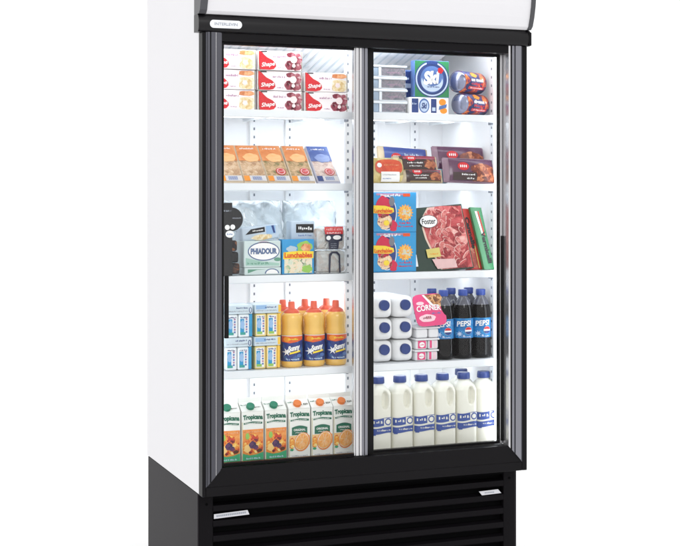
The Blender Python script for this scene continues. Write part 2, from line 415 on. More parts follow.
# ---- dessert cartons, top left shelf
RED = mat('print red', (206, 30, 40), .35, var=.05)
PINKINK = mat('print mauve', (176, 130, 160), .5, var=.05)
CARD = mat('carton cream white', (244, 236, 236), .4, var=.03)
EDGE = mat('carton olive edge', (120, 120, 96), .5, var=.15)
CHERRY = food('cherry print', [(104, 26, 44), (146, 56, 72), (170, 92, 104), (230, 204, 204)], 70)
CREAM = food('cream print', [(214, 180, 120), (236, 214, 168), (244, 232, 208), (250, 246, 236)], 60)
PEACH = food('peach print', [(196, 110, 62), (226, 150, 96), (240, 196, 158)], 70)
YOG = mat('print yogurt', (246, 228, 226), .4, var=.03)
def dessert(kind, loc, label):
    t = thing('dessert_carton', label, 'carton', loc, (0, 0, R.uniform(-.02, .02)), 'dessert cartons stacked on the top left shelf')
    w, h = .148, .0615; g = G(); g.box(-w/2, w/2, 0, .10, 0, h, CARD, .0015, 1); g.build('box', t)
    g = G(); L = -w/2
    g.rect(L+.0015, L+.008, .001, h-.001, 1, EDGE)
    bl = [(0.02, .98), (.07, .96), (.13, .80), (.2, .66), (.32, .52), (.39, .36), (.40, .2), (.35, .07), (.25, .02), (.04, .03), (.02, .3)]
    g.shape([(L+u*w, v*h) for u, v in bl], 2, RED)
    g.text('Shape', L+.07*w, L+.375*w, .14*h, .42*h, 3, P_WHITE, shear=.3, bold=.02, rot=.12)
    g.rect(L+.06*w, L+.2*w, .925*h, .985*h, 3, INK)
    if kind == 'cherry':
        for (u, v, rx, rz) in ((.73, .28, .13, .24), (.86, .22, .12, .2), (.9, .62, .09, .3), (.74, .82, .1, .13), (.68, .4, .05, .12)):
            g.ell(L+u*w, v*h, rx*w, rz*h, 1, CHERRY, wob=.05)
        g.ell(L+.80*w, .58*h, .075*w, .19*h, 2, YOG, wob=.03); g.ell(L+.80*w, .27*h, .04*w, .1*h, 3, YOG, wob=.05)
    else:
        g.ell(L+.80*w, .34*h, .17*w, .31*h, 1, CREAM, e=4, wob=.02); g.ell(L+.8*w, .84*h, .17*w, .12*h, 1, PEACH, e=3, wob=.06)
        g.ell(L+.76*w, .36*h, .055*w, .13*h, 2, YOG, wob=.06)
    g.scrib(L+.34*w, L+.62*w, .66*h, .77*h, 2, PINKINK, R); g.rect(w/2-.004, w/2-.0015, .001, h-.001, .5, EDGE); g.scrib(L+.44*w, L+.58*w, .12*h, .18*h, 2, PINKINK, R); 
    g.build('printed_front', t)
cx_ = (.1435, .2985, .4545)
pos = {0: 'bottom', 1: 'middle', 2: 'top'}
for r in range(3):
    dessert('cream', (cx_[0]+R.uniform(-.001, .001), .115+R.uniform(0, .004), 1.598+r*.0635), f'cream fruit dessert carton, {pos[r]} of the stack cut by the left frame post')
    dessert('cherry', (cx_[1]+R.uniform(-.002, .001), .115+R.uniform(0, .004), 1.598+r*.0635), f'dark cherry dessert carton, {pos[r]} of the middle stack on the top left shelf')
dessert('cherry', (cx_[2], .115, 1.598), 'white dessert carton with dark cherry picture beside the centre stile, lower of two')
dessert('cream', (cx_[2]+.001, .118, 1.6615), 'white dessert carton with orange cream picture beside the centre stile, upper of two')

# ---- grey tub packs, top right shelf
TUBW = mat('tub lid white', (226, 230, 235), .3, var=.02); TUBG = food('tub print grey', [(96, 98, 108), (118, 118, 126), (146, 134, 142), (156, 156, 164)], 50)
TUBB = mat('tub blue grey', (150, 166, 184), .4, var=.1)
for r in range(4):
    t = thing('dessert_tub_pack', f"grey twin tub pack, {['lowest', 'second from the bottom', 'third from the bottom', 'topmost'][r]} of the four beside the black door edge", 'tub pack', (.680+R.uniform(-.002, .002), .12, 1.5985+r*.0395), group='tub packs stacked on the top right shelf')
    g = G(); g.box(-.062, .062, 0, .10, .0315, .0385, TUBW, .002, 2); g.box(-.062, .062, .003, .10, .0, .003, TUBW, .001, 1); g.build('lid', t)
    g = G(); g.box(-.060, -.040, .002, .098, .0032, .0313, TUBB, .003, 2); g.build('tub', t)
    g = G(); g.box(-.0395, -.031, .001, .09, .0032, .0313, TUBW); g.box(-.0308, .058, .004, .098, .0032, .0313, TUBW, .003, 2)
    g.T = Matrix.Translation((0, .0035, 0)); g.rect(-.029, .056, .005, .030, 1, TUBG)
    g.scrib(-.01, .035, .013, .0165, 2, PINKINK, R); g.build('tub', t)
# ---- yogurt packs with the blue disc
GREEN = mat('print green', (44, 128, 78), .35, var=.08); NAVY = mat('print navy', (38, 62, 124), .35, var=.12, vscale=60); SKY = mat('print pale blue', (196, 212, 234), .35, var=.05)
MIDB = mat('print mid blue', (86, 118, 178), .35, var=.1, vscale=60); ORANGE = mat('print orange', (240, 150, 40), .35, var=.08)
t = thing('yogurt_pack', 'square green yogurt pack with large round blue emblem standing on smaller packs', 'yogurt pack', (.829, .115, 1.6535), (0, 0, .02))
g = G(); g.box(-.064, .064, 0, .03, 0, .122, MIDB, .002, 2); g.build('box', t)
g = G(); g.rect(-.0625, .0625, .0015, .1205, .5, GREEN); g.ell(0, .061, .0635, .0605, 1, NAVY, 40); g.ring(0, .061, .060, .057, .005, 2, SKY, 40); g.ell(0, .060, .043, .044, 2, MIDB, 36); g.ell(.0, .052, .040, .033, 3, SKY, 36)
g.ell(0, .066, .037, .028, 3.5, MIDB, 36)
g.rect(-.02, .02, .108, .119, 3, NAVY)
g.text('Ski', -.034, .028, .043, .088, 5, P_WHITE, shear=.25, bold=.06, rot=.1)
for k in range(5):
    a = k*1.257; g.ell(.030+.006*math.cos(a), .090+.006*math.sin(a), .005, .005, 6, RED, 10)
g.scrib(-.018, .026, .033, .038, 5, NAVY, R); g.build('emblem', t)
t = thing('yogurt_multipack', 'low blue and white yogurt multipack with orange fruit lying under the green pack', 'yogurt pack', (.818, .112, 1.5985))
g = G(); g.box(-.071, .071, 0, .10, 0, .0545, P_WHITE, .002, 2); g.build('box', t)
g = G(); g.rect(-.064, -.040, .004, .05, 1, NAVY); g.scrib(-.062, -.044, .030, .036, 2, SKY, R); g.ell(-.019, .027, .019, .024, 1, MIDB); g.ell(-.019, .026, .015, .019, 2, SKY); g.text('Ski', -.029, -.009, .017, .037, 3, NAVY, shear=.2, bold=.04)
g.rect(.006, .026, .004, .05, 1, NAVY); g.rect(.01, .022, .01, .022, 2, SKY); g.ell(.048, .040, .013, .011, 1, ORANGE); g.ell(.052, .012, .013, .010, 1, ORANGE); g.shape([(.034, .014), (.062, .022), (.064, .034), (.036, .026)], 2, MIDB); g.build('printed_front', t)
t = thing('yogurt_carton', 'narrow dark blue yogurt carton half hidden left of the green pack', 'carton', (.772, .185, 1.5985))
g = G(); g.box(-.022, .02, 0, .06, 0, .15, MIDB, .002, 2); g.build('box', t)
g = G(); g.rect(-.019, .017, .06, .145, 1, NAVY); g.rect(-.019, .005, .118, .124, 2, SKY); g.rect(-.015, .012, .09, .105, 2, SKY); g.build('printed_front', t)
# ---- round pots lying down
POTP = food('pot sleeve print', [(20, 24, 66), (36, 48, 108), (28, 36, 90), (70, 80, 140), (40, 44, 100), (190, 70, 50), (236, 140, 70)], 34, dist=2)
POTS = mat('pot end silver blue', (150, 154, 178), .22, metal=.75, var=.12, vscale=20)
for i, (x, y, z, lab) in enumerate(((.985, .145, 1.6355, 'dark round dessert pot lying on its side with silver end, lower of the pair'), (.977, .149, 1.7095, 'dark round dessert pot lying on its side, upper of the pair near right rail'))):
    t = thing('dessert_pot', lab, 'pot', (x, y, z), (0, 0, math.radians(30)), 'round pots lying at the right of the top shelf')
    g = G(); g.lathe([(.030, -.062), (.0365, -.058), (.0365, .064), (.033, .068)], POTP, 36, axis='x'); g.build('sleeve', t)
    g = G(); g.lathe([(.004, -.0695), (.018, -.069), (.027, -.066), (.0335, -.0625), (.034, -.059)], POTS, 36, axis='x'); g.build('end_cap', t)
    g = G(); g.map = lambda x, z: -math.sqrt(max(0, .0370**2-z*z))
    g.text('Nobbly', -.03, .045, .002, .017, 2, P_WHITE, shear=.3, bold=.04) if False else g.scrib(-.03, .045, .002, .014, 2, P_WHITE, R)
    g.scrib(-.03, .04, -.010, -.002, 2, RED, R); g.rect(-.04, .05, -.024, -.015, 1, RED); g.scrib(-.03, .045, -.022, -.017, 2, P_WHITE, R); g.ell(-.005, .024, .018, .008, 1, ORANGE, wob=.1); g.build('print', t)

# ---- leaning sliced meat packs, second shelf left
def ham(kind, x, label, yaw=0):
    t = thing('sliced_meat_pack', label, 'meat pack', (x, .112, 1.370), (math.radians(-45), 0, yaw), 'flat packs leaning in a row on the second left shelf')
    w, h = .0785, .172
    pf = food('sealed ham '+kind, {'plain': [(176, 138, 104), (206, 172, 136), (222, 198, 168)], 'herb': [(134, 126, 82), (190, 156, 114), (214, 182, 144)], 'blue': [(190, 160, 150), (214, 192, 180), (226, 210, 200)]}[kind], 80)
    top = food('orange print', [(204, 112, 56), (222, 140, 82), (230, 164, 112)], 18, voro=False) if kind != 'blue' else food('blue print', [(52, 72, 138), (76, 98, 160), (120, 140, 190)], 18, voro=False)
    plain = mat('tray clear beige', (206, 186, 160), .25, var=.06) if kind != 'blue' else mat('tray clear lilac', (186, 186, 204), .25, var=.06)
    g = G(); g.box(-w/2, w/2, 0, .014, 0, h, plain, .002, 2); g.build('tray', t)
    g = G(); g.rect(-w/2+.004, w/2-.004, .032, .10, 1, pf)
    for k in range(4): g.ell(-.012+k*.009, .066, .018, .030, 1.5+.3*k, pf, rot=.2*k)
    g.rect(-w/2+.003, w/2-.003, .098, .168, 3, top); g.ell(0.006, .112, .026, .020, 4, food('orange glow '+kind, [(240, 176, 110), (244, 200, 150)] if kind != 'blue' else [(110, 130, 186), (150, 166, 208)], 20, voro=False), wob=.06)
    g.scrib(-.024, .022, .150, .157, 5, P_WHITE, R)
    g.rect(-w/2+.003, w/2-.003, .006, .030, 3, mat('pack price label', (216, 212, 212), .4, var=.04)); g.rect(-w/2+.003, -w/2+.022, .006, .029, 4, ORANGE if kind != 'blue' else NAVY)
    for k in range(9): g.rect(-.008+k*.0034, -.0062+k*.0034, .010, .026, 4, MIDB)
    if kind != 'plain':
        g.ell(.013, .048, .0165, .0165, 6, RED); g.ell(.013, .048, .0135, .0135, 7, P_WHITE); g.ell(.013, .048, .0115, .0115, 8, RED); g.scrib(.004, .022, .049, .052, 9, P_WHITE, R); g.scrib(.004, .022, .043, .046, 9, P_WHITE, R)
    g.build('label', t)
for k, (x, kind, lab) in enumerate(((.138, 'plain', 'orange topped meat pack leaning beside the left frame post, first of the row'), (.218, 'plain', 'orange topped meat pack without a red sticker, second from the left frame post'),
        (.298, 'herb', 'orange topped herb meat pack with red sticker, middle of the row of five'), (.378, 'herb', 'orange topped herb meat pack with red sticker, next to the blue one'), (.464, 'blue', 'blue topped sliced meat pack with red round sticker leaning in the row'))):
    ham(kind, x, lab, R.uniform(-.03, .03))

# ---- second shelf right: printed film packs
def oval(g, cx, cz, rx, rz, l, rot=0):
    g.ell(cx, cz, rx, rz, l, RED, rot=rot); n = 4
    for k in range(n): g.ell(cx-rx*.5+k*rx*.33, cz, rx*.11, rz*.38, l+1, P_WHITE, 8)
BEIGEF = mat('clear film beige', (196, 178, 150), .25, var=.1, vscale=40, coat=.3)
MEATB = food('brown meat print', [(78, 30, 22), (120, 52, 34), (160, 84, 52), (200, 130, 88)], 60)
DARKL = mat('dark label', (52, 24, 22), .3, var=.15, vscale=60, coat=.4)
def film(label, loc, rot, w, h, th, base, fn, cat='meat pack'):
    t = thing('film_pack', label, cat, loc, rot); g = G(); g.pillow(w, h, th, base, 18, 12); mp = g.map; g.build('film', t)
    g = G(); g.map = mp; fn(g, w, h); g.build('label', t)
    for sx in (-1, 1):
        g = G(); n = int(h/.0035)                         # one toothed strip on each end of the bag
        pts = [(.0012 if k % 2 else .0005, .001+k*.00175) for k in range(2*n)]
        g.prism([(-y, z) for y, z in pts]+pts[::-1], sx*w/2-.004, sx*w/2+.004, base, 'x'); g.build('crimped_seam', t)
    return t
def f_blue(g, w, h):
    g.rect(-.40*w, .48*w, .06*h, .95*h, 1, mat('film blue', (52, 74, 150), .25, var=.15, vscale=30, coat=.4)); oval(g, -.17*w, .55*h, .018, .013, 2); g.ell(.28*w, .2*h, .22*w, .25*h, 2, MEATB, wob=.08); g.scrib(0, .3*w, .6*h, .7*h, 3, SKY, R)
film('blue film pack with red oval mark at the back behind the dark packs', (.765, .20, 1.405), (math.radians(-18), math.radians(3), 0), .178, .09, .03, BEIGEF, f_blue)
def f_dark(g, w, h):
    g.rect(-.38*w, .47*w, .05*h, .95*h, 1, DARKL); g.rect(-.30*w, .48*w, .72*h, .95*h, 2, mat('film crimson', (150, 40, 66), .25, var=.15, coat=.4)); oval(g, -.12*w, .78*h, .017, .011, 3)
    g.ell(.33*w, .42*h, .16*w, .30*h, 2, MEATB, wob=.08); g.scrib(-.22*w, .14*w, .44*h, .54*h, 3, P_WHITE, R); g.scrib(-.18*w, .10*w, .26*h, .34*h, 3, P_WHITE, R); g.rect(-.3*w, .45*w, .06*h, .10*h, 3, mat('gold line', (190, 160, 100), .4))
film('dark brown film pack with crimson top band lying over another dark pack', (.780, .135, 1.405), (math.radians(-20), 0, 0), .155, .058, .028, BEIGEF, f_dark)
film('dark brown film pack with crimson band lying flat on the shelf at the bottom', (.793, .122, 1.3695), (math.radians(-14), 0, 0), .150, .046, .030, BEIGEF, f_dark)
def f_or(g, w, h):
    g.ell(0.02*w, .60*h, .38*w, .30*h, 1, food('orange red print', [(196, 58, 36), (214, 80, 46), (226, 130, 70)], 25, voro=False), e=3); g.ell(-.25*w, .66*h, .008, .008, 2, P_WHITE); g.scrib(-.12*w, .3*w, .64*h, .70*h, 2, PEACH, R)
    g.rect(-.22*w, .30*w, .03*h, .40*h, 2, P_WHITE); g.scrib(-.18*w, .2*w, .26*h, .30*h, 3, BADGEINK, R); g.scrib(-.18*w, .05*w, .12*h, .16*h, 3, MIDB, R)
film('orange red ready meal pack with white price label in front at shelf left', (.673, .125, 1.3695), (math.radians(-12), 0, 0), .128, .085, .035, food('clear film pasta', [(196, 172, 100), (222, 204, 140), (160, 150, 110)], 30), f_or, 'ready meal')
PURP = mat('film purple', (90, 48, 78), .25, var=.2, vscale=30, coat=.4)
def f_pur(g, w, h):
    g.rect(-.42*w, .48*w, .05*h, .95*h, 1, PURP); g.rect(0.02*w, .48*w, .05*h, .62*h, 2, MEATB); g.ell(.22*w, .52*h, .24*w, .24*h, 2.2, MEATB, wob=.05); oval(g, -.16*w, .62*h, .021, .014, 3); g.rect(-.36*w, .10*w, .08*h, .38*h, 2.5, DARKL); g.scrib(-.2*w, .06*w, .26*h, .33*h, 4, P_WHITE, R); g.scrib(-.1*w, .05*w, .12*h, .18*h, 4, P_WHITE, R)
film('purple film pack with red oval leaning behind, upper right of its shelf', (.967, .185, 1.408), (math.radians(-16), math.radians(1), 0), .19, .09, .03, mat('film lilac edge', (150, 120, 136), .25, var=.1, coat=.4), f_pur)
film('purple film pack with brown meat picture lying in front at shelf right', (.975, .125, 1.3695), (math.radians(-14), math.radians(2), 0), .19, .086, .036, mat('film lilac edge', (150, 120, 136)), f_pur)
def f_teal(g, w, h): g.rect(-.3*w, .3*w, .1*h, .8*h, 1, mat('film teal', (90, 160, 190), .3, var=.1))
film('small pale blue pack corner showing between the dark and purple packs', (.876, .145, 1.3695), (math.radians(-14), 0, 0), .04, .05, .02, mat('film pale blue', (170, 205, 220), .3, var=.1), f_teal, 'food pack')

# ---- third shelf left
t = thing('carded_pack', 'black carded pack with round window and white spots hanging by left post', 'food pack', (.139, .105, 1.079))
BK = mat('card black', (20, 18, 22), .35, var=.1, coat=.2)
g = G(); g.box(-.036, -.002, .0, .010, .0, .228, BK, .001, 1); g.lathe([(.037, .002), (.037, .012)], BK, 32, -.004, .176, axis='y'); g.build('card', t)
g = G(); g.T = Matrix.Translation((0, .0018, 0)); g.scrib(-.024, .026, .178, .182, 2, BADGEINK, R); g.T = Matrix.Translation((0, -.001, 0)); g.ell(-.019, .151, .008, .008, 2, P_WHITE); g.ell(-.002, .152, .008, .008, 4, P_WHITE); g.ell(-.011, .130, .014, .011, 2, P_WHITE); g.scrib(-.020, -.002, .128, .132, 3, MIDB, R); g.scrib(-.03, -.006, .20, .205, 2, BADGEINK, R); g.build('print', t)
g = G(); BRN = food('dark sausage print', [(20, 16, 20), (40, 30, 34), (150, 96, 60)], 40)
for k in range(3): g.box(-.034+.002*k, .026-.004*k, .011, .055, .004+k*.036, .038+k*.036, BRN if k != 1 else BK, .008, 3)
g.build('contents', t)
CLEAR = thin('clear film', (.90, .95, .97), refl=1.6, haze=.38, hazecol=(.84, .92, .96), rough=.25, bump=.55)
CLEARP = thin('clear tray', (.98, .99, .99), refl=1.2, haze=.08, hazecol=(.97, .97, .97), rough=.1, bump=.5)
CONT = food('pale food in tray', [(226, 196, 176), (246, 232, 222), (252, 250, 246), (254, 254, 252)], 34)
def bag(label, loc, rot, w, h, th):
    t = thing('clear_bag', label, 'plastic bag', loc, rot, 'clear film bags standing behind the cheese'); g = G(); g.pillow(w, h, th, CLEAR, 22, 22)
    rr = random.Random(int(w*1e4))
    g.v = [(x+rr.uniform(-.002, .002), y+.010*math.sin(x*61+z*37)*math.sin(z*53+x*20)+rr.uniform(-.0025, .0025), z) for x, y, z in g.v]; g.build('bag', t)
bag('crumpled clear bag standing at the back behind the oval marked cheese', (.27, .30, 1.079), (math.radians(-8), 0, 0), .21, .235, .07)
bag('crumpled clear bag at the back behind the neck labelled tray', (.475, .30, 1.079), (math.radians(-8), 0, 0), .19, .235, .08)
g = G(); t = thing('plastic_plate', 'round clear plastic plate leaning behind the black carded pack', 'plate', (.20, .175, 1.205), (math.radians(-12), 0, 0))
g.lathe([(.044, 0), (.044, .008), (.040, .010), (.036, .004), (.001, .004)], CLEARP, 36, 0, .045, axis='y'); g.build('disc', t)
GREYOV = mat('print blue grey', (92, 112, 150), .4, var=.1); PALEG = mat('pack silver green', (206, 220, 218), .3, var=.05, coat=.3); DGREEN = mat('print sage', (96, 150, 126), .4, var=.15, vscale=80)
def cheese(label, loc, rot, h, full):
    t = thing('cheese_pack', label, 'cheese', loc, rot); w = .122
    g = G(); g.box(-w/2, w/2, 0, .09, 0, h, PALEG, .004, 3); g.build('wrapper', t)
    g = G()
    if full:
        g.ell(0.004, .050, .053, .030, 1, GREYOV, 36); g.ell(.004, .050, .0495, .0265, 2, P_WHITE, 36); g.text('PHIADOUR', -.040, .048, .041, .060, 3, GREYOV, bold=.06)
        g.ell(.004, .074, .02, .008, 1, mat('print rose', (206, 178, 190), .4)); g.scrib(-.05, .02, .009, .016, 1, DGREEN, R); g.shape([(-.056, .006), (.056, .004), (.056, .012), (0, .018), (-.056, .03)], .6, mat('pale sage', (160, 196, 182), .4, var=.1)); g.ell(.05, .024, .012, .006, 1, DGREEN)
    else:
        g.shape([(-.05, .006), (-.02, .016), (.01, .018), (-.05, .018)], 1, DGREEN); g.ell(.03, .004, .024, .016, 1, GREYOV, a0=0, a1=math.pi, n=20); g.ell(.03, .004, .02, .013, 2, P_WHITE, a0=0, a1=math.pi, n=20)
    g.build('print', t)
cheese('silver green cheese pack lying flat below the oval marked one', (.240, .114, 1.079), (0, 0, 0), .024, False)
cheese('silver green cheese pack with large blue grey oval mark', (.238, .112, 1.1035), (0, 0, .01), .083, True)
t = thing('cheese_wedge', 'small cheese pack with black label resting on top of the oval marked pack', 'cheese', (.240, .135, 1.187), (0, math.radians(-5), 0))
g = G(); g.box(-.062, .062, 0, .07, .001, .046, mat('wrap pale blue', (196, 210, 224), .25, var=.12, vscale=40, coat=.3), .006, 3); g.build('wrapper', t)
g = G(); g.shape([(-.05, .022), (.016, .026), (.016, .042), (-.03, .038)], 1, INK); g.scrib(-.025, .010, .030, .035, 2, P_WHITE, R); g.rect(.02, .052, .018, .044, 1, mat('print light blue', (150, 186, 224), .4, var=.1)); g.shape([(.038, .044), (.046, .044), (.050, .02), (.044, .02)], 2, NAVY); g.ell(.005, .010, .035, .009, 1, CREAM, wob=.05); g.build('label', t)
# snack box: blue with yellow band
LB = mat('print cyan blue', (36, 148, 206), .3, var=.06, vscale=25, coat=.3); YEL = mat('print yellow', (246, 214, 60), .3, var=.06); LG = mat('print leaf green', (150, 196, 90), .35, var=.12, vscale=50)
SNACK = food('snack print', [(196, 214, 190), (230, 224, 204), (238, 214, 180), (160, 190, 150), (110, 90, 90)], 55)
REDO = mat('print red orange', (224, 82, 30), .35, var=.08)
t = thing('snack_box', 'blue snack box with yellow band and green cartoon shapes beside the cheese', 'snack box', (.358, .114, 1.079))
g = G(); g.box(-.054, .054, 0, .035, 0, .111, LB, .002, 2); g.build('box', t)
g = G(); g.rect(-.047, .047, .003, .050, 1, SNACK); g.ell(.03, .016, .018, .012, 2, LG, wob=.08); g.ell(.022, .086, .026, .019, 1, LG, wob=.07); g.ell(.026, .084, .017, .013, 2, PEACH, wob=.05); g.ell(-.022, .080, .018, .010, 1, mat('print grey blue', (180, 200, 214), .4), wob=.08)
g.shape([(-.051, .048), (.051, .050), (.052, .072), (.0, .074), (-.050, .070)], 3, YEL); g.text('Lunchables', -.047, .047, .052, .069, 4, REDO, bold=.045); g.build('printed_front', t)
t = thing('cheese_block', 'pale blue cheese block with black label standing behind the blue snack box', 'cheese', (.395, .16, 1.079))
g = G(); g.box(-.045, .038, 0, .05, 0, .168, mat('wrap pale blue', (0, 0, 0)), .006, 3); g.build('wrapper', t)
g = G(); g.rect(-.028, .032, .130, .158, 1, INK); g.text('low', -.016, .024, .136, .152, 2, P_WHITE, bold=.02) if False else g.scrib(-.02, .026, .139, .150, 2, P_WHITE, R); g.scrib(-.02, .025, .119, .124, 1, MIDB, R); g.build('label', t)
t = thing('deli_tray', 'clear deli tray with red top label and dark blue neck strip', 'deli tray', (.474, .116, 1.079))
g = G(); g.box(-.05, .05, .006, .05, .004, .072, CONT, .012, 3); g.box(-.048, .048, .006, .05, .078, .145, CONT, .012, 3); g.build('food', t)
g = G(); g.box(-.053, .053, .001, .0035, .0, .0745, CLEARP, .001, 1); g.box(-.052, .052, .001, .0035, .076, .152, CLEARP, .001, 1); g.box(-.052, .052, .0036, .055, .0, .003, P_WHITE); g.box(-.052, .052, .0036, .055, .0755, .078, P_WHITE); g.build('tray', t)
g = G(); g.rect(-.026, .038, .134, .150, 2, mat('label coral', (220, 78, 76), .35, var=.06)); g.rect(-.024, .038, .126, .134, 2, RED); g.scrib(-.02, .034, .138, .146, 3, mat('label pink', (240, 170, 170), .4), R); g.scrib(-.018, .032, .128, .132, 3, P_WHITE, R)
DN = mat('label dark navy', (38, 40, 62), .35, var=.08); g.shape([(-.022, .105), (-.012, .102), (-.010, .078), (.022, .078), (.024, .102), (.036, .105), (.037, .126), (-.022, .126)], 2, DN); g.ell(-.012, .114, .008, .007, 3, P_WHITE); g.ell(.017, .115, .014, .007, 3, P_WHITE)
for k in range(3): g.scrib(-.004, .016, .082+k*.006, .085+k*.006, 3, BADGEINK, R)
g.shape([(-.012, .003), (.004, .003), (.004, .076), (-.004, .076)], 2, DN) if False else None
g.shape([(-.010, .062), (.0, .070), (.018, .070), (.028, .060), (.030, .002), (.025, .002), (.023, .056), (.014, .064), (.002, .064), (-.004, .056), (-.006, .002), (-.011, .002)], 2, DN); g.build('label', t)

# ---- third shelf right
MAG = mat('print magenta red', (206, 36, 72), .3, var=.08); 
def party(label, z):
    t = thing('snack_box', label, 'snack box', (.688, .113, z), (0, 0, R.uniform(-.01, .01)), 'stacked blue snack boxes beside the meat packs'); w, h = .166, .130
    g = G(); g.box(-w/2, w/2, 0, .06, .0, h, LB, .002, 2); g.build('box', t)
    g = G(); g.ell(-.022, .062, .034, .056, 1, P_WHITE, 32); g.ell(-.022, .062, .0315, .0535, 2, NAVY, 32); g.ell(-.036, .082, .026, .036, 3, MAG, wob=.05); g.ell(-.006, .100, .010, .016, 4, mat('print grey', (120, 120, 130), .4))
    g.ell(-.030, .034, .026, .025, 3, food('face print', [(226, 160, 130), (240, 200, 160), (246, 226, 190), (150, 60, 70)], 80), wob=.05); g.ell(.0, .020, .014, .018, 3, MAG, wob=.08); g.ell(-.025, .030, .010, .009, 5, YEL, wob=.05)
    g.shape([(-.08, .062), (-.01, .060), (.002, .066), (.0, .078), (-.03, .086), (-.08, .088)], 6, YEL); g.text('Lunchables', -.068, -.004, .063, .077, 7, REDO, bold=.04)
    g.star(.043, .063, .022, .029, 16, 1, mat('print amber', (244, 170, 60), .35, var=.1)); g.ell(.043, .063, .020, .022, 2, food('burst print', [(224, 120, 50), (244, 190, 80), (200, 210, 190)], 90)); g.scrib(.030, .056, .066, .071, 3, SKY, R); g.scrib(.030, .056, .056, .060, 3, SKY, R)
    g.scrib(.022, .066, .026, .033, 1, MAG, R); g.scrib(.018, .070, .016, .021, 1, RED, R); g.rect(-.06, .06, .120, .127, 1, PINKINK); g.scrib(-.045, .025, .117, .125, 2, P_WHITE, R); g.rect(.035, .06, .116, .126, 2, REDO); g.build('printed_front', t)
party('blue snack box with yellow band and orange burst, lower of the stacked pair', 1.079); party('blue snack box with yellow band and orange burst, upper of the stacked pair', 1.2095)
MEAT = food('sliced meat print', [(120, 34, 40), (178, 62, 66), (206, 98, 98), (222, 140, 134), (236, 196, 186)], 15, dist=2.5, voro=True, rough=.25)
BACK = mat('pack dark green', (20, 50, 36), .3, var=.15, coat=.3); OLIVE = mat('label straw', (214, 196, 110), .4, var=.08)
t = thing('meat_platter_pack', 'large sliced meat pack with white oval mark on dark green', 'meat pack', (.880, .118, 1.080), (math.radians(-14), math.radians(-3), .03))
w, h = .226, .222; g = G(); g.prism([(-.118, 0), (.108, 0), (.100, .222), (-.112, .216)], 0, .018, BACK); g.build('card', t)
g = G(); pts = [(-.040, .004), (.105, .004), (.101, .10), (.099, .16), (.097, .216), (.02, .219), (-.055, .216), (-.076, .19), (-.086, .15), (-.08, .11), (-.066, .07)]
pts = [(x+(.024 if x < -.03 else 0), z) for x, z in pts]
g.shape(pts, 1, mat('film fat cream', (226, 200, 180), .3, var=.08)); g.shape([(x+.007 if x < .0 else x-.001, z) for x, z in pts], 2, MEAT)
rr = random.Random(5)
SL = [food('sliced meat mid', [(150, 44, 50), (178, 64, 66), (200, 92, 90)], 60, voro=False), food('sliced meat light', [(180, 76, 78), (206, 112, 106), (230, 160, 152)], 60, voro=False), food('sliced meat deep', [(112, 28, 36), (150, 44, 50), (180, 70, 72)], 60, voro=False)]
FAT = mat('meat fat', (232, 184, 176), .3, var=.08, vscale=80)
for k in range(90):
    x = rr.uniform(-.045, .088); z = rr.uniform(.015, .206)
    if x < -.02 and z < .10: continue
    a_, b_, ro = rr.uniform(.009, .019), rr.uniform(.0035, .0075), rr.choice((-.9, .8, .5, -.4, 1.3))+rr.uniform(-.3, .3)
    if rr.random() < .6: g.ell(x-.001, z+.001, a_+.0012, b_+.0012, 3+k*.06, FAT, 14, rot=ro, wob=.06)
    g.ell(x, z, a_, b_, 3.03+k*.06, SL[rr.randrange(3)], 14, rot=ro, wob=.08)
g.shape([(-.060, .045), (-.010, .047), (-.012, .078), (-.062, .074)], 10, OLIVE); g.scrib(-.05, -.02, .055, .060, 11, ORANGE, rr); g.shape([(-.03, .006), (.045, .006), (.04, .036), (-.045, .04)], 9.5, mat('film pale pink', (226, 186, 184), .3, var=.12, vscale=40))
g.ell(-.036, .168, .034, .022, 10, INK, 30); g.ell(-.036, .168, .032, .0205, 11, P_WHITE, 30); g.text('Foster', -.062, -.010, .159, .178, 12, INK, bold=.015, shear=.1); g.rect(-.108, -.098, .02, .06, 3, P_WHITE); g.build('film_window', t)
def sausage(label, loc, rot, base, txt, poly, tx, tz, acc):
    t = thing('sausage_pack', label, 'meat pack', loc, rot)
    g = G(); g.prism(poly, 0, .014, base); g.build('card', t)
    g = G()
    if acc: g.shape([(-.010, .006), (.012, .006), (.002, .075), (-.016, .072)], 1, acc); g.shape([(.015, .004), (.019, .004), (.008, .08), (.005, .08)], 1, OLIVE)
    else: g.shape([(-.034, .20), (-.026, .20), (-.008, .115), (-.014, .115)], 1, P_WHITE); g.shape([(-.024, .20), (-.020, .20), (-.003, .115), (-.007, .115)], 2, RED)
    g.text(txt, tx-.055, tx+.055, tz-.0075, tz+.0075, 3, INK, rot=-math.pi/2+.17, bold=.05); g.build('print', t)
sausage('red sausage pack with vertical lettering between the big meat pack and the green one', (1.0, .135, 1.080), (math.radians(-12), 0, 0), mat('pack red', (196, 52, 46), .3, var=.1, coat=.3), 'Cannelle', [(-.03, 0), (.032, 0), (.0, .208), (-.045, .21)], -.006, .125, food('salami', [(130, 40, 34), (176, 80, 66), (206, 150, 120)], 40))
sausage('green sliced sausage pack with vertical dark lettering beside the right shelf rail', (1.043, .116, 1.080), (math.radians(-12), 0, 0), mat('pack green', (52, 134, 84), .3, var=.1, coat=.3), 'Vermicelli', [(-.018, 0), (.020, 0), (-.008, .212), (-.050, .214)], -.003, .075, None)

